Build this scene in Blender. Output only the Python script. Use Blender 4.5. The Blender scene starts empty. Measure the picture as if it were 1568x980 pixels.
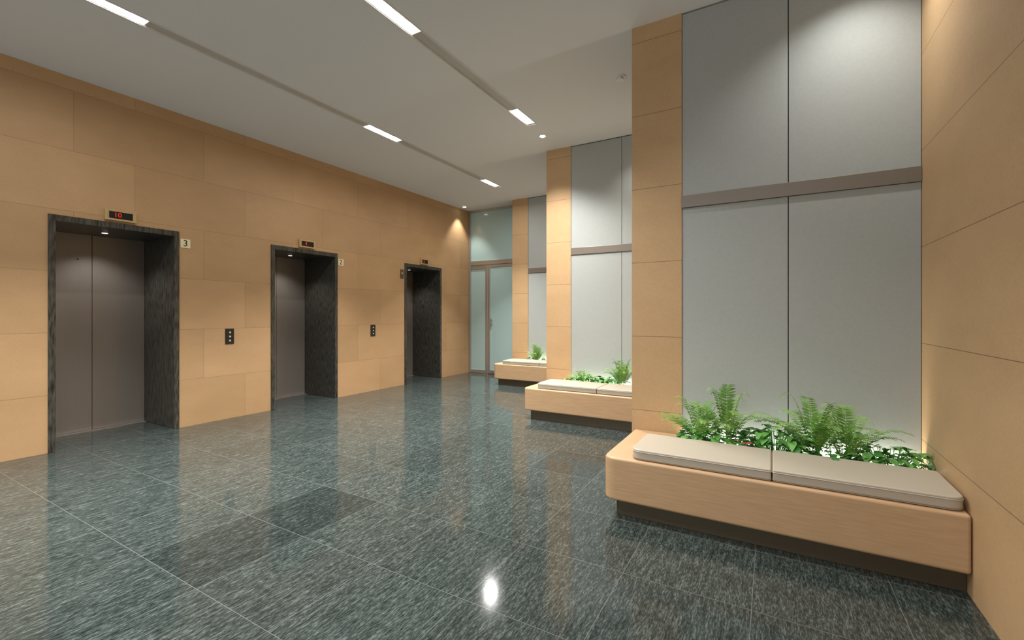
import bpy, bmesh, math, random
from mathutils import Vector, Matrix
random.seed(7)
scene=bpy.context.scene
scene.view_settings.view_transform='Standard'
scene.view_settings.look='None'
CEIL=3.87
XL=-6.31; XR=0.85; YB=-4.0; YF=8.85

# ---------------------------------------------------------------- helpers
def nodes(name):
    m=bpy.data.materials.new(name); m.use_nodes=True
    nt=m.node_tree; b=nt.nodes['Principled BSDF']
    return m,nt,b
def simple(name,col,rough=.5,metal=0,emit=None,es=0,noise=0,nscale=20,stretch=(1,1,1),bump=0):
    m,nt,b=nodes(name)
    b.inputs['Base Color'].default_value=(*col,1)
    b.inputs['Roughness'].default_value=rough
    b.inputs['Metallic'].default_value=metal
    if emit:
        b.inputs['Emission Color'].default_value=(*emit,1); b.inputs['Emission Strength'].default_value=es
    if noise or bump:
        g=nt.nodes.new('ShaderNodeNewGeometry'); mp=nt.nodes.new('ShaderNodeMapping')
        mp.inputs['Scale'].default_value=stretch
        n=nt.nodes.new('ShaderNodeTexNoise'); n.inputs['Scale'].default_value=nscale; n.inputs['Detail'].default_value=4
        nt.links.new(g.outputs['Position'],mp.inputs['Vector']); nt.links.new(mp.outputs[0],n.inputs['Vector'])
        if noise:
            r=nt.nodes.new('ShaderNodeValToRGB')
            r.color_ramp.elements[0].position=.3; r.color_ramp.elements[1].position=.7
            r.color_ramp.elements[0].color=(*[c*(1-noise) for c in col],1)
            r.color_ramp.elements[1].color=(*[min(1,c*(1+noise)) for c in col],1)
            nt.links.new(n.outputs['Fac'],r.inputs[0]); nt.links.new(r.outputs[0],b.inputs['Base Color'])
        if bump:
            bp=nt.nodes.new('ShaderNodeBump'); bp.inputs['Strength'].default_value=bump; bp.inputs['Distance'].default_value=.002
            nt.links.new(n.outputs['Fac'],bp.inputs['Height']); nt.links.new(bp.outputs[0],b.inputs['Normal'])
    return m
def math_node(nt,op,a,b=None):
    n=nt.nodes.new('ShaderNodeMath'); n.operation=op
    for i,v in enumerate((a,b)):
        if v is None: continue
        if isinstance(v,(int,float)): n.inputs[i].default_value=v
        else: nt.links.new(v,n.inputs[i])
    return n.outputs[0]
def stone(name,width,c1,c2,off=0.0,mort=(.25,.15,.07)):
    m,nt,b=nodes(name)
    g=nt.nodes.new('ShaderNodeNewGeometry'); s=nt.nodes.new('ShaderNodeSeparateXYZ')
    nt.links.new(g.outputs['Position'],s.inputs[0])
    h=math_node(nt,'ADD',math_node(nt,'ADD',s.outputs[0],s.outputs[1]),off+50*width)
    v=math_node(nt,'ADD',s.outputs[2],.63*10-.58)
    c=nt.nodes.new('ShaderNodeCombineXYZ'); nt.links.new(h,c.inputs[0]); nt.links.new(v,c.inputs[1])
    br=nt.nodes.new('ShaderNodeTexBrick'); br.inputs['Scale'].default_value=1
    br.inputs['Brick Width'].default_value=width; br.inputs['Row Height'].default_value=.63
    br.inputs['Mortar Size'].default_value=.0022; br.inputs['Mortar Smooth'].default_value=.1
    br.inputs['Bias'].default_value=0
    br.inputs['Color1'].default_value=(*c1,1); br.inputs['Color2'].default_value=(*c2,1); br.inputs['Mortar'].default_value=(*mort,1)
    br.offset=.42
    nt.links.new(c.outputs[0],br.inputs['Vector'])
    def noise(scale,stretch,lo,det=6):
        n=nt.nodes.new('ShaderNodeTexNoise'); n.inputs['Scale'].default_value=scale; n.inputs['Detail'].default_value=det; n.inputs['Roughness'].default_value=.6
        mp=nt.nodes.new('ShaderNodeMapping'); mp.inputs['Scale'].default_value=stretch
        nt.links.new(g.outputs['Position'],mp.inputs[0]); nt.links.new(mp.outputs[0],n.inputs['Vector'])
        r=nt.nodes.new('ShaderNodeValToRGB'); r.color_ramp.elements[0].position=.3; r.color_ramp.elements[1].position=.7
        r.color_ramp.elements[0].color=lo; r.color_ramp.elements[1].color=(1,1,1,1)
        nt.links.new(n.outputs['Fac'],r.inputs[0]); return r.outputs[0],n.outputs['Fac']
    def mul(a,b_):
        mx=nt.nodes.new('ShaderNodeMix'); mx.data_type='RGBA'; mx.blend_type='MULTIPLY'; mx.inputs[0].default_value=1
        nt.links.new(a,mx.inputs[6]); nt.links.new(b_,mx.inputs[7]); return mx.outputs[2]
    n1,_=noise(1,(1.2,1.2,2.2),(.87,.85,.81,1)); n2,f2=noise(90,(1,1,1),(.90,.895,.89,1),3)
    nt.links.new(mul(mul(br.outputs['Color'],n1),n2),b.inputs['Base Color'])
    b.inputs['Roughness'].default_value=.6
    bp=nt.nodes.new('ShaderNodeBump'); bp.inputs['Strength'].default_value=.35; bp.inputs['Distance'].default_value=.003; bp.invert=True
    nt.links.new(br.outputs['Fac'],bp.inputs['Height']); nt.links.new(bp.outputs[0],b.inputs['Normal'])
    return m
TX0=-.084; TY0=1.175; TS=.614
def granite(name,base,mid,light,dark=1.0):
    m,nt,b=nodes(name)
    g=nt.nodes.new('ShaderNodeNewGeometry'); s=nt.nodes.new('ShaderNodeSeparateXYZ')
    nt.links.new(g.outputs['Position'],s.inputs[0])
    ux=math_node(nt,'DIVIDE',math_node(nt,'SUBTRACT',s.outputs[0],TX0),TS)
    uy=math_node(nt,'DIVIDE',math_node(nt,'SUBTRACT',s.outputs[1],TY0),TS)
    fx=math_node(nt,'FLOOR',ux); fy=math_node(nt,'FLOOR',uy)
    c=nt.nodes.new('ShaderNodeCombineXYZ'); nt.links.new(fx,c.inputs[0]); nt.links.new(fy,c.inputs[1])
    wn=nt.nodes.new('ShaderNodeTexWhiteNoise'); wn.noise_dimensions='2D'; nt.links.new(c.outputs[0],wn.inputs['Vector'])
    sc=nt.nodes.new('ShaderNodeVectorMath'); sc.operation='MULTIPLY_ADD'
    nt.links.new(wn.outputs['Color'],sc.inputs[0]); sc.inputs[1].default_value=(7,7,0); nt.links.new(g.outputs['Position'],sc.inputs[2])
    def streak(sx,sy,detail,rg):
        mp2=nt.nodes.new('ShaderNodeMapping'); mp2.inputs['Scale'].default_value=(sx,sy,0)
        nt.links.new(sc.outputs[0],mp2.inputs[0])
        n=nt.nodes.new('ShaderNodeTexNoise'); n.noise_dimensions='2D'; n.inputs['Scale'].default_value=1; n.inputs['Detail'].default_value=detail; n.inputs['Roughness'].default_value=rg
        nt.links.new(mp2.outputs[0],n.inputs['Vector']); return n.outputs['Fac']
    a=streak(150,30,5,.72); bb=streak(50,7,4,.65)
    mixv=math_node(nt,'ADD',math_node(nt,'MULTIPLY',a,.65),math_node(nt,'MULTIPLY',bb,.35))
    r=nt.nodes.new('ShaderNodeValToRGB'); e=r.color_ramp.elements
    e[0].position=.36; e[0].color=(*base,1); e[1].position=.70; e[1].color=(*light,1)
    x=e.new(.51); x.color=(*mid,1)
    nt.links.new(mixv,r.inputs[0])
    vr=math_node(nt,'ADD',math_node(nt,'MULTIPLY',wn.outputs['Value'],.2),.9)
    mul=nt.nodes.new('ShaderNodeVectorMath'); mul.operation='SCALE'; nt.links.new(r.outputs[0],mul.inputs[0]); nt.links.new(vr,mul.inputs['Scale'])
    def edge(u): 
        fr=math_node(nt,'FRACT',u); return math_node(nt,'LESS_THAN',math_node(nt,'ABSOLUTE',math_node(nt,'SUBTRACT',fr,.5)),.5-.0024)
    inside=math_node(nt,'MULTIPLY',edge(ux),edge(uy))
    mx=nt.nodes.new('ShaderNodeMix'); mx.data_type='RGBA'; nt.links.new(inside,mx.inputs[0])
    mx.inputs[6].default_value=(.14,.15,.14,1); nt.links.new(mul.outputs[0],mx.inputs[7])
    nt.links.new(mx.outputs[2],b.inputs['Base Color'])
    b.inputs['Roughness'].default_value=.10
    b.inputs['IOR'].default_value=1.43
    return m

def box(bm,x0,x1,y0,y1,z0,z1,mi=0):
    vs=[bm.verts.new((x,y,z)) for z in (z0,z1) for y in (y0,y1) for x in (x0,x1)]
    for f in ((0,2,3,1),(4,5,7,6),(0,1,5,4),(2,6,7,3),(0,4,6,2),(1,3,7,5)):
        fc=bm.faces.new([vs[i] for i in f]); fc.material_index=mi
def obj(name,bm,mats,parent=None,bevel=0,seg=2,smooth=False):
    me=bpy.data.meshes.new(name); bm.normal_update(); bm.to_mesh(me); bm.free()
    if not isinstance(mats,(list,tuple)): mats=[mats]
    for m in mats: me.materials.append(m)
    o=bpy.data.objects.new(name,me); scene.collection.objects.link(o)
    if smooth:
        for p in me.polygons: p.use_smooth=True
    if bevel:
        md=o.modifiers.new('b','BEVEL'); md.width=bevel; md.segments=seg; md.limit_method='ANGLE'; md.angle_limit=.6
        if seg>2:
            for p in me.polygons: p.use_smooth=True
            w=o.modifiers.new('w','WEIGHTED_NORMAL')
    if parent: o.parent=parent
    return o
def empty(name,loc=(0,0,0)):
    o=bpy.data.objects.new(name,None); scene.collection.objects.link(o); return o
def boxes(name,lst,mats,**k):
    bm=bmesh.new()
    for b in lst: box(bm,*b)
    return obj(name,bm,mats,**k)
def cyl(bm,cx,cy,z0,z1,r,n=24,mi=0,r2=None):
    r2=r if r2 is None else r2
    A=[bm.verts.new((cx+r*math.cos(i*2*math.pi/n),cy+r*math.sin(i*2*math.pi/n),z0)) for i in range(n)]
    B=[bm.verts.new((cx+r2*math.cos(i*2*math.pi/n),cy+r2*math.sin(i*2*math.pi/n),z1)) for i in range(n)]
    fs=[bm.faces.new(A[::-1]),bm.faces.new(B)]
    for i in range(n): fs.append(bm.faces.new((A[i],A[(i+1)%n],B[(i+1)%n],B[i])))
    for f in fs: f.material_index=mi
def cylx(bm,x0,x1,cy,cz,r,n=16,mi=0):
    A=[bm.verts.new((x0,cy+r*math.cos(i*2*math.pi/n),cz+r*math.sin(i*2*math.pi/n))) for i in range(n)]
    B=[bm.verts.new((x1,cy+r*math.cos(i*2*math.pi/n),cz+r*math.sin(i*2*math.pi/n))) for i in range(n)]
    fs=[bm.faces.new(A[::-1]),bm.faces.new(B)]
    for i in range(n): fs.append(bm.faces.new((A[i],A[(i+1)%n],B[(i+1)%n],B[i])))
    for f in fs: f.material_index=mi
def slab_holes(bm,xr,yr,z0,z1,holes):
    xs=sorted(set([xr[0],xr[1]]+[h[0] for h in holes]+[h[1] for h in holes]))
    ys=sorted(set([yr[0],yr[1]]+[h[2] for h in holes]+[h[3] for h in holes]))
    for i in range(len(xs)-1):
        for j in range(len(ys)-1):
            cx=(xs[i]+xs[i+1])/2; cy=(ys[j]+ys[j+1])/2
            if any(h[0]<cx<h[1] and h[2]<cy<h[3] for h in holes): continue
            box(bm,xs[i],xs[i+1],ys[j],ys[j+1],z0,z1)

# ---------------------------------------------------------------- materials
M_wallL=stone('sandstone_left',1.24,(.575,.36,.185),(.495,.31,.155),off=.3,mort=(.36,.21,.10))
M_wallR=stone('sandstone_right',6,(.60,.395,.21),(.57,.375,.195),off=1.0,mort=(.24,.15,.075))
M_ceil=simple('ceiling_paint',(.70,.715,.73),.9)
M_panel=simple('grey_fabric_panel',(.38,.40,.385),.85,noise=.03,nscale=60,bump=.1)
M_dark=simple('shadow_gap_black',(.015,.015,.015),.8)
M_bronze=simple('bronze_bar',(.24,.205,.17),.38,.5)
M_plinth=simple('plinth_bronze',(.12,.095,.06),.4,.5)
M_wood=simple('bench_wood',(.53,.345,.19),.42,noise=.08,nscale=6,stretch=(1,1,14))
M_leather=simple('cushion_leather',(.48,.425,.34),.45,bump=.25,nscale=220)
M_pipe=simple('cushion_piping',(.26,.21,.155),.5)
M_marble=simple('dark_marble',(.050,.048,.040),.28,noise=.8,nscale=9,stretch=(8,8,1.1))
M_door=simple('elevator_door_metal',(.27,.24,.215),.40,.5,noise=.04,nscale=200,stretch=(1,1,.02))
M_steel=simple('brushed_steel',(.5,.49,.46),.3,.8)
M_glass=simple('frosted_glass',(.40,.54,.52),.12)
M_slot=simple('slot_metal',(.72,.71,.68),.4,.1)
M_bounce=simple('slot_bounce_strip',(.50,.49,.47),.45,.1)  # for the reflector strips added inside the ceiling slots
M_lamp=simple('lamp_reflector',(.9,.9,.9),.3,emit=(1,.98,.93),es=1.3)
M_bulb=simple('lamp_bulb',(1,1,1),.3,emit=(1,.97,.9),es=14)
M_dim=simple('lamp_bulb_dim',(1,1,1),.3,emit=(1,.95,.85),es=1.5)
M_brass=simple('brass_plate',(.62,.47,.24),.35,.6)
M_cream=simple('number_plate',(.75,.66,.42),.5)
M_black=simple('black_plastic',(.012,.012,.012),.25)
M_red=simple('led_red',(.3,.0,.0),.4,emit=(1,.03,.01),es=.7)
M_white=simple('white_plastic',(.75,.75,.73),.4)
M_soil=simple('soil',(.045,.03,.018),.95,noise=.5,nscale=60)
G=[simple('fern_green_a',(.14,.32,.05),.5),simple('fern_green_b',(.27,.47,.11),.5),simple('leaf_deep_green',(.05,.22,.035),.4),simple('leaf_bright_green',(.13,.37,.07),.4),simple('leaf_red',(.36,.10,.08),.45)]

# ---------------------------------------------------------------- floor
FA=granite('granite_tile',(.008,.0125,.012),(.036,.048,.045),(.15,.175,.163))
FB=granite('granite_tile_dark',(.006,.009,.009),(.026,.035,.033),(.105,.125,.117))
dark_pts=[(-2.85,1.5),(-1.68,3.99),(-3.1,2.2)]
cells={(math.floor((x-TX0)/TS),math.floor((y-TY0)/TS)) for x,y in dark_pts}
bm=bmesh.new()
for i in range(-12,2):
    for j in range(-9,14):
        x0=TX0+i*TS;y0=TY0+j*TS
        x0c=max(x0,-7.26);x1c=min(x0+TS,XR);y0c=max(y0,YB);y1c=min(y0+TS,YF+.1)
        if x1c<=x0c or y1c<=y0c: continue
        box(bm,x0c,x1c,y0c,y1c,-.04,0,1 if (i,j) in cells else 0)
obj('floor',bm,[FA,FB])

# ---------------------------------------------------------------- ceiling
S1=(-4.655,-4.535,-2.0,7.42); S2=(-2.765,-2.645,-2.0,5.2)
bm=bmesh.new()
slab_holes(bm,(-7.26,XR+.2),(YB,YF+.1),CEIL,CEIL+.03,[S1,S2])
obj('ceiling',bm,M_ceil)
def slot(S,lamps):
    e=empty('recessed_light_slot')
    x0,x1,y0,y1=S
    t=.012; D=.055
    boxes('trough',[(x0,x0+.006,y0,y1,CEIL+.0,CEIL+D),(x1-.006,x1,y0,y1,CEIL,CEIL+D),(x0,x1,y0,y0+.01,CEIL,CEIL+D),(x0,x1,y1-.01,y1,CEIL,CEIL+D),(x0,x1,y0,y1,CEIL+D,CEIL+D+.01)],M_slot,parent=e)
    boxes('flange',[(x0-t,x0,y0-t,y1+t,CEIL-.006,CEIL-.0005),(x1,x1+t,y0-t,y1+t,CEIL-.006,CEIL-.0005),(x0,x1,y0-t,y0,CEIL-.006,CEIL-.0005),(x0,x1,y1,y1+t,CEIL-.006,CEIL-.0005)],M_slot,parent=e)
    ys=[y0+.02]+[v for l in lamps for v in (l[0]-.01,l[1]+.01)]+[y1-.011]
    boxes('added_bounce_strips',[(x0+.008,x1-.008,ys[i],ys[i+1],CEIL+.010,CEIL+.014) for i in range(0,len(ys),2) if ys[i+1]-ys[i]>.05],M_bounce,parent=e)  # reflector strips added between lamps so the shaded trough looks brighter
    for k,(ya,yb) in enumerate(lamps):
        bm=bmesh.new()
        box(bm,x0+.01,x1-.01,ya,yb,CEIL+.035,CEIL+.05,0)
        box(bm,x0+.01,x1-.01,ya-.008,ya,CEIL+.004,CEIL+.05,2)
        box(bm,x0+.01,x1-.01,yb,yb+.008,CEIL+.004,CEIL+.05,2)
        n=4
        for q in range(n):
            cy=ya+(q+.5)*(yb-ya)/n
            cyl(bm,(x0+x1)/2,cy,CEIL+.012,CEIL+.034,.028,16,1,.04)
        obj('lamp_tray_%d'%k,bm,[M_lamp,M_bulb,M_slot],parent=e)
slot(S1,[(1.25,1.75),(4.15,4.75),(6.9,7.38)])
slot(S2,[(2.42,3.0),(4.72,5.17)])

# ---------------------------------------------------------------- lights
LC=(1,.975,.94)
def spot(name,x,y,z,power,size,blend=.4,rad=.04,target=None,col=LC):
    l=bpy.data.lights.new(name,'SPOT'); l.energy=power; l.spot_size=math.radians(size); l.spot_blend=blend; l.shadow_soft_size=rad; l.color=col
    o=bpy.data.objects.new(name,l); scene.collection.objects.link(o); o.location=(x,y,z)
    if target: o.rotation_euler=(Vector(target)-Vector((x,y,z))).to_track_quat('-Z','Y').to_euler()
    return o
def area(name,x,y,z,sx,sy,power,rot=(0,0,0),col=LC,spread=180):
    l=bpy.data.lights.new(name,'AREA'); l.shape='RECTANGLE'; l.size=sx; l.size_y=sy; l.energy=power; l.color=col; l.spread=math.radians(spread)
    o=bpy.data.objects.new(name,l); scene.collection.objects.link(o); o.location=(x,y,z); o.rotation_euler=rot
    return o
for y,sy in ((1.5,.5),(4.45,.5),(7.14,.12),(-1.2,.5)):
    area('slot_spot',-4.595,y,CEIL-.012,.08,sy,58,spread=84)
    area('slot_added_fill',-4.595,y,CEIL-.014,.08,sy,24,spread=170)  # wide soft fill added at the slot lamps to brighten the upper wall
for y in (2.7,4.95,0.3): area('slot_spot',-2.705,y,CEIL-.012,.09,.5,82,spread=120)

def downlight(x,y,power=60,size=95,on=True,name='recessed_downlight',blend=.4):
    bm=bmesh.new()
    cyl(bm,x,y,CEIL-.006,CEIL-.0005,.055,28,0)
    cyl(bm,x,y,CEIL-.009,CEIL-.006,.036,24,1)
    obj(name,bm,[M_white,M_bulb if on else M_slot])
    if on: spot('downlight_beam',x,y,CEIL-.02,power,size,blend)
downlight(-6.12,8.40,75,80,blend=.6)
downlight(-2.75,5.60,60,95,blend=.6)
P=[(-1.049,3.885,-.641),(-2.955,6.15,-2.56),(-4.86,8.415,-4.475)]
downlight(-.84,2.75,55,100,blend=.8)
downlight(.5,3.48,75,120,blend=.9)
downlight(-1.40,5.74,45,110,blend=.8)
downlight(-3.3,8.0,45,110,blend=.8)
downlight(-.2,1.2,85,120,blend=.8)
bm=bmesh.new()
cyl(bm,-1.37,4.61,CEIL-.012,CEIL-.0005,.06,28,0); cyl(bm,-1.37,4.61,CEIL-.03,CEIL-.012,.03,20,1,.035); cyl(bm,-1.37,4.61,CEIL-.036,CEIL-.03,.04,20,0)
obj('smoke_detector',bm,[M_white,M_slot])

# ---------------------------------------------------------------- left wall with elevator openings
elev=[(1.575,2.73),(3.90,5.055),(6.645,7.79)]
WT=.95; ZT=2.415
bm=bmesh.new()
y=YB
for a,b in elev:
    box(bm,XL-WT,XL,y,a,0,CEIL); box(bm,XL-WT,XL,a,b,ZT,CEIL); y=b
box(bm,XL-WT,XL,y,YF+.1,0,CEIL)
obj('wall_left',bm,M_wallL)

def text(body,size,loc,rot,mat,parent,ext=.001):
    c=bpy.data.curves.new('lettering','FONT'); c.body=body; c.size=size; c.extrude=ext; c.align_x='CENTER'; c.align_y='CENTER'
    c.materials.append(mat)
    o=bpy.data.objects.new('lettering',c); scene.collection.objects.link(o); o.location=loc; o.rotation_euler=rot; o.parent=parent
RX=(math.pi/2,0,math.pi/2)
for k,(a,b) in enumerate(elev):
    e=empty('elevator')
    g=.001; xb=-7.09; f=.055
    boxes('frame',[(xb-.05,XL+.015,a+g,a+f,0.001,ZT-g),(xb-.05,XL+.015,b-f,b-g,0.001,ZT-g),(xb-.05,XL+.015,a+f,b-f,ZT-.065,ZT-g)],M_marble,parent=e,bevel=.003)
    mid=(a+b)/2; d0=a+f+.001; d1=b-f-.001; dt=ZT-.066
    boxes('door_leaf_1',[(xb-.03,xb,d0,mid-.002,.012,dt)],M_door,parent=e,bevel=.002)
    boxes('door_leaf_2',[(xb-.03,xb,mid+.002,d1,.012,dt)],M_door,parent=e,bevel=.002)
    boxes('shaft_backing',[(xb-.05,xb-.035,d0,d1,.012,dt)],M_dark,parent=e)
    boxes('threshold',[(xb-.05,xb+.06,d0,d1,.001,.010)],M_steel,parent=e)
    bm=bmesh.new(); cyl(bm,-6.72,mid,ZT-.073,ZT-.0655,.04,20,0); cyl(bm,-6.72,mid,ZT-.076,ZT-.073,.028,20,1); obj('soffit_light',bm,[M_steel,M_dim],parent=e)
    s=spot('elevator_downlight',-6.72,mid,ZT-.09,22,120,.7,rad=.03)
    bm=bmesh.new(); cylx(bm,xb,xb+.006,mid-.13,2.05,.008,12); obj('key_hole',bm,M_black,parent=e)
    e=empty('floor_indicator_display')
    c=mid; w=.14
    z0=2.435;z1=2.555
    if k==2: w=.12
    boxes('housing',[(XL+.0005,XL+.035,c-w,c+w,z0,z1)],M_brass,parent=e,bevel=.003)
    boxes('screen',[(XL+.0352,XL+.037,c-w+.035,c+w-.035,z0+.022,z1-.022)],M_black,parent=e)
    text(['10','4','6'][k],.07,(XL+.038,c-.03,(z0+z1)/2),RX,M_red,e)
for (yy,zz,t) in ((2.80,2.276,'3'),(5.125,2.275,'2')):
    e=empty('number_plate'); boxes('plate',[(XL+.0005,XL+.006,yy-.055,yy+.055,zz-.055,zz+.055)],M_cream,parent=e,bevel=.001)
    text(t,.11,(XL+.0068,yy,zz),RX,M_black,e)
e=empty('accessible_sign'); boxes('plate',[(XL+.0005,XL+.006,6.53,6.62,2.10,2.28)],M_plinth,parent=e,bevel=.001)
text('A',.07,(XL+.0068,6.575,2.21),RX,M_cream,e)
for yy in (3.325,5.83):
    e=empty('call_button_panel'); boxes('plate',[(XL+.0005,XL+.01,yy-.055,yy+.055,1.0,1.205)],M_black,parent=e,bevel=.003)
    for q in range(3):
        bm=bmesh.new(); zz=1.045+.055*q; cylx(bm,XL+.0102,XL+.016,yy,zz,.014,18,0); cylx(bm,XL+.016,XL+.017,yy,zz,.008,18,1)
        obj('button_%d'%q,bm,[M_steel,M_cream],parent=e)

# ---------------------------------------------------------------- right-hand stepped walls
boxes('wall_right',[(XR,XR+.2,YB,4.09,0,CEIL)],M_wallR)
ends=[(XR,'a'),(-1.049,'b'),(-2.955,'c')]
nexty=[6.15,8.415,YF+.1]
for k,(x0,yy,x1) in enumerate(P):
    boxes('wall_column_return',[(x0,x1,yy,nexty[k]+(.2 if k<2 else 0),0,CEIL)],M_wallR)
    xe=ends[k][0]
    boxes('wall_niche_back',[(x1,xe,yy+.03,yy+.2,0,CEIL)],M_dark)
    e=empty('fabric_wall_panel')
    xm=(x1+xe)/2; g=.003
    for n,(a,b) in enumerate(((x1+g,xm-g),(xm+g,xe-g))):
        boxes('panel_lower_%d'%n,[(a,b,yy+.008,yy+.0295,.02,2.268)],M_panel,parent=e,bevel=.002)
        boxes('panel_upper_%d'%n,[(a,b,yy+.008,yy+.0295,2.372,CEIL-.012)],M_panel,parent=e,bevel=.002)
    boxes('bronze_bar',[(x1+.002,xe-.002,yy-.006,yy+.0295,2.27,2.37)],M_bronze,parent=e,bevel=.002)

# ---------------------------------------------------------------- glass entrance
e=empty('door_1'); Y=YF; xr=-4.862
zd=2.56
boxes('frame',[(XL+.001,XL+.06,Y-.03,Y+.04,0.001,CEIL-.001),(xr-.05,xr,Y-.03,Y+.04,0.001,CEIL-.001),
  (XL+.06,xr-.05,Y-.03,Y+.04,CEIL-.05,CEIL-.001),(XL+.06,xr-.05,Y-.04,Y+.04,zd,zd+.10),
  (-5.83,-5.76,Y-.03,Y+.04,.001,zd),(XL+.06,-5.83,Y-.02,Y+.03,.001,.08),(XL+.06,-5.83,Y-.02,Y+.03,zd-.09,zd)],M_steel,parent=e,bevel=.003)
boxes('door_leaf_frame',[(-5.755,-5.70,Y-.035,Y+.01,.012,zd-.005),(-4.97,-4.915,Y-.035,Y+.01,.012,zd-.005),(-5.70,-4.97,Y-.035,Y+.01,.012,.09),(-5.70,-4.97,Y-.035,Y+.01,zd-.07,zd-.005)],M_steel,parent=e,bevel=.003)
boxes('glass',[(XL+.06,-5.83,Y,Y+.012,.08,zd-.09),(-5.70,-4.97,Y-.02,Y-.008,.09,zd-.07),(XL+.06,xr-.05,Y,Y+.012,zd+.1,CEIL-.05)],M_glass,parent=e)
boxes('pull_handle',[(-5.655,-5.63,Y-.09,Y-.07,1.15,1.30),(-5.65,-5.635,Y-.07,Y-.02,1.17,1.19),(-5.65,-5.635,Y-.07,Y-.02,1.26,1.28)],M_steel,parent=e,bevel=.003)
boxes('wall_far',[(XL-WT,P[2][0],YF+.12,YF+.2,0,CEIL)],M_ceil)

# ---------------------------------------------------------------- benches
def rounded_poly(pts,rads,n=8):
    out=[]
    L=len(pts)
    for i,(p,r) in enumerate(zip(pts,rads)):
        p=Vector(p); a=Vector(pts[i-1]); b=Vector(pts[(i+1)%L])
        if r==0: out.append(p); continue
        d1=(a-p).normalized(); d2=(b-p).normalized()
        A=p+d1*r; B=p+d2*r
        for k in range(n+1):
            t=k/n; out.append(((1-t)**2)*A+2*t*(1-t)*p+t*t*B)
    return out
def prism(bm,poly,z0,z1,mi=0):
    A=[bm.verts.new((p.x,p.y,z0)) for p in poly]; B=[bm.verts.new((p.x,p.y,z1)) for p in poly]
    n=len(poly)
    bm.faces.new(A[::-1]).material_index=mi; bm.faces.new(B).material_index=mi
    for i in range(n): bm.faces.new((A[i],A[(i+1)%n],B[(i+1)%n],B[i])).material_index=mi
def bench(ox,oy,xw,px):
    e=empty('planter_bench')
    X=lambda v: v+ox
    Yv=lambda v: v+oy
    xR=xw-.003
    pts=[(X(-1.02),Yv(3.02)),(xR,Yv(3.02)),(xR,Yv(3.53)),(X(-.625),Yv(3.53)),(X(-.625),Yv(3.88)),(X(-1.02),Yv(3.88))]
    bm=bmesh.new(); prism(bm,rounded_poly(pts,[.09,0,0,0,0,0]),.12,.415)
    obj('wood_body',bm,M_wood,parent=e,bevel=.018,seg=4)
    pts=[(X(-.95),Yv(3.10)),(xR,Yv(3.10)),(xR,Yv(3.50)),(X(-.65),Yv(3.50)),(X(-.65),Yv(3.88)),(X(-.95),Yv(3.88))]
    bm=bmesh.new(); prism(bm,rounded_poly(pts,[.03,0,0,0,0,0]),.001,.119)
    obj('plinth',bm,M_plinth,parent=e)
    boxes('planter_soil',[(X(-.623),xR,Yv(3.532),Yv(3.88),.05,.36)],M_soil,parent=e)
    boxes('planter_led_strip',[(px+.03,xw-.03,Yv(3.866),Yv(3.878),.361,.375)],M_white,parent=e)
    xs=[X(-.83),X(0.0),xR-.012]
    for k in range(2):
        x0=xs[k]+(.003 if k else 0); x1=xs[k+1]-(0 if k else .003)
        r=[.07,.012,.012,.05] if k==0 else [.012,.07,.012,.012]
        pl=rounded_poly([(x0,Yv(3.045)),(x1,Yv(3.045)),(x1,Yv(3.505)),(x0,Yv(3.505))],r)
        bm=bmesh.new(); prism(bm,pl,.417,.487)
        obj('cushion_%d'%k,bm,M_leather,parent=e,bevel=.022,seg=5)
        for zz in (.428,.4705):
            cu=bpy.data.curves.new('piping','CURVE'); cu.dimensions='3D'; cu.bevel_depth=.0028
            s=cu.splines.new('POLY'); s.points.add(len(pl)-1); s.use_cyclic_u=True
            for i,p in enumerate(pl):
                s.points[i].co=(p.x,p.y,zz,1)
            cu.materials.append(M_pipe if zz<.45 else M_leather)
            o=bpy.data.objects.new('piping_%d'%k,cu); scene.collection.objects.link(o); o.parent=e
offs=[(0,0,XR),(-1.87,2.265,P[0][0]),(-3.79,4.53,P[1][0])]
for k,o_ in enumerate(offs): bench(*o_,P[k][2])

# ---------------------------------------------------------------- plants
def clampv(p,c):
    y=p.y
    if y>c[3]: y=c[3]-min(.05,(y-c[3])*.35)   # fronds fold back from the wall
    return Vector((min(max(p.x,c[0]),c[1]),max(y,c[2]),max(p.z,c[4])))
def frond(bm,base,az,L,H,c,mi,n=26,wid=.062):
    pts=[]
    d=Vector((math.cos(az),math.sin(az)*.5,0)); dn=d.normalized(); side=Vector((-dn.y,dn.x,0))
    for i in range(n+1):
        t=i/n
        r=L*(t**1.2); z=H*(1.0-(1-t/.8)**2)
        pts.append(base+d*r+Vector((0,0,z)))
    for i in range(n):
        a,b=clampv(pts[i],c),clampv(pts[i+1],c); w=.0022*(1-i/n)+.0006
        f=bm.faces.new([bm.verts.new(v) for v in (a-side*w,a+side*w,b+side*w,b-side*w)]); f.material_index=mi
        t=(i+.5)/n
        if t<.2: continue
        ll=wid*math.sin(math.pi*min(1,(t-.14)*1.05))**.6*(1.3-.8*t)+.004
        tang=(pts[i+1]-pts[i]); hw=tang.length*.36; tang.normalize()
        for s in (-1,1):
            dr=(side*s+tang*.45+Vector((0,0,-.15+random.uniform(-.12,.12)))).normalized()
            m=(a+b)/2; tg=tang*hw
            vs=[m,m+dr*ll*.3+tg,m+dr*ll*.7+tg*.7,m+dr*ll,m+dr*ll*.7-tg*.7,m+dr*ll*.3-tg]
            f=bm.faces.new([bm.verts.new(clampv(v,c)) for v in vs]); f.material_index=mi
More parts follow.
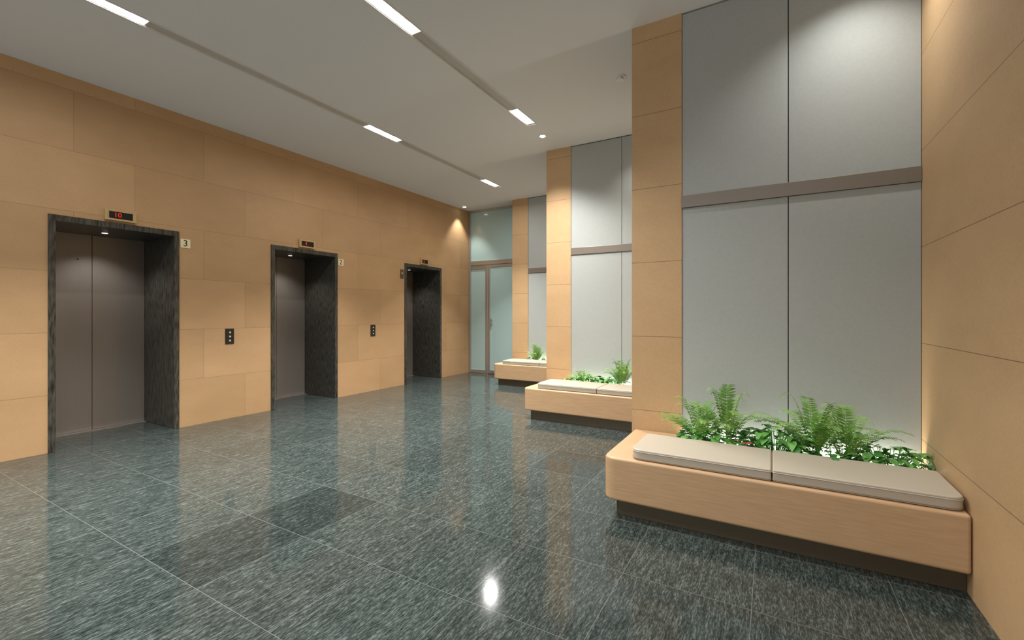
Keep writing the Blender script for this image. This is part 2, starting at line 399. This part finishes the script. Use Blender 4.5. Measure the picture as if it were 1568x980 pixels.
def fern(x,y,z,n,L,H,c):
    bm=bmesh.new()
    for i in range(n):
        az=i*2.399+random.uniform(-.3,.3); q=random.uniform(.7,1.0)
        inner=(i%3==0)
        frond(bm,Vector((x+.02*math.cos(az),y+.02*math.sin(az),z)),az,L*q*(.5 if inner else 1),H*q*(1.0 if inner else .68),c,0 if random.random()<.4 else 1)
    obj('potted_fern',bm,[G[0],G[1]])
def leafy(x,y,z,n,R,H,c,mats,size=.06,name='pothos_plant'):
    bm=bmesh.new()
    prof=[(0,0),(.10,.30),(.30,.46),(.55,.40),(.80,.2),(1.0,0)]
    for i in range(n):
        az=random.uniform(0,2*math.pi); r=R*math.sqrt(random.random()); h=H*random.uniform(.35,1)*(1-.4*r/R)
        d=Vector((math.cos(az),math.sin(az),0)); base=Vector((x,y,z))+Vector((r*d.x,r*d.y*.6,0)) 
        top=base+Vector((0,0,h))
        tilt=random.uniform(-.5,.6); az2=az+random.uniform(-.9,.9)
        dd=Vector((math.cos(az2)*math.cos(tilt),math.sin(az2)*math.cos(tilt),math.sin(tilt)))
        sd=dd.cross(Vector((0,0,1))).normalized(); up=sd.cross(dd).normalized()
        S=size*random.uniform(.7,1.25); mi=random.randrange(len(mats))
        sb=Vector((x+r*.3*d.x,y+r*.3*d.y,z)); w=Vector((.0015,0,0))
        f=bm.faces.new([bm.verts.new(clampv(v,c)) for v in (sb-w,sb+w,top+w,top-w)]); f.material_index=mi
        mid=[];lf=[];rt=[]
        for (t,wd) in prof:
            cc=top+dd*S*t*1.25-Vector((0,0,1))*S*.45*t*t
            mid.append(bm.verts.new(clampv(cc,c)))
            if wd>0:
                lf.append(bm.verts.new(clampv(cc+sd*S*wd*.9+up*S*wd*.25,c))); rt.append(bm.verts.new(clampv(cc-sd*S*wd*.9+up*S*wd*.25,c)))
        for arr,flip in ((lf,0),(rt,1)):
            seq=[mid[0]]+arr+[mid[-1]]
            for k in range(len(seq)-1):
                vs=[mid[k],seq[k],seq[k+1],mid[k+1]]
                u=[]
                for v in vs:
                    if v not in u: u.append(v)
                if len(u)>=3:
                    f=bm.faces.new(u if not flip else u[::-1]); f.material_index=mi; f.smooth=True
    obj(name,bm,mats)
for k,(ox,oy,xw) in enumerate(offs):
    c=(P[k][2]-.12,xw-.008,oy+3.36,oy+3.835,.362)
    z=.362
    yb=oy+3.69
    lp=[G[2],G[3],G[3]]
    if k==0:
        fern(-.47,yb-.03,z,24,.38,.42,c); fern(-.29,yb-.0,z,16,.30,.54,c)
        leafy(-.36,yb-.05,z,130,.27,.23,c,lp,.06)
        leafy(-.17,yb-.15,z+.06,18,.09,.10,c,[G[4]],.042,'red_leaf_plant')
        leafy(.02,yb-.02,z,180,.23,.29,c,lp,.062)
        fern(.25,yb-.02,z,26,.40,.51,c); fern(.43,yb-.02,z,18,.34,.49,c)
        leafy(.34,yb-.08,z,90,.24,.20,c,lp,.052); leafy(.64,yb-.03,z,170,.24,.23,c,lp,.06)
        leafy(.55,yb-.15,z+.05,14,.10,.08,c,[G[4]],.035,'red_leaf_plant')
    elif k==1:
        fern(ox-.42,yb,z,18,.26,.30,c); leafy(ox-.35,yb-.03,z,120,.28,.22,c,lp,.06)
        leafy(ox-.05,yb-.03,z,130,.26,.22,c,lp,.058); fern(ox+.13,yb,z,26,.30,.48,c); leafy(ox+.5,yb,z,80,.24,.16,c,lp,.055)
    else:
        fern(ox-.38,yb,z,24,.30,.44,c); leafy(ox-.4,yb,z,80,.24,.19,c,lp,.055); leafy(ox+.1,yb,z,80,.24,.16,c,lp,.055); fern(ox+.45,yb,z,16,.24,.3,c)
    xa=P[k][2]+.03; xb_=xw-.03
    area('planter_glow',(xa+xb_)/2,oy+3.86,.378,xb_-xa,.02,7,rot=(math.radians(172),0,0),col=(1,.96,.84))

# ---------------------------------------------------------------- world + camera
w=bpy.data.worlds.new('world'); scene.world=w; w.use_nodes=True
w.node_tree.nodes['Background'].inputs[0].default_value=(.93,.97,1,1); w.node_tree.nodes['Background'].inputs[1].default_value=1.3
cam=bpy.data.cameras.new('camera'); co=bpy.data.objects.new('camera',cam); scene.collection.objects.link(co)
cam.sensor_width=36; cam.lens=688/1568*36; cam.shift_y=-9/1568; cam.clip_start=.05
co.location=(0,0,1.4); co.rotation_euler=(math.pi/2,0,math.radians(30.05))
scene.camera=co
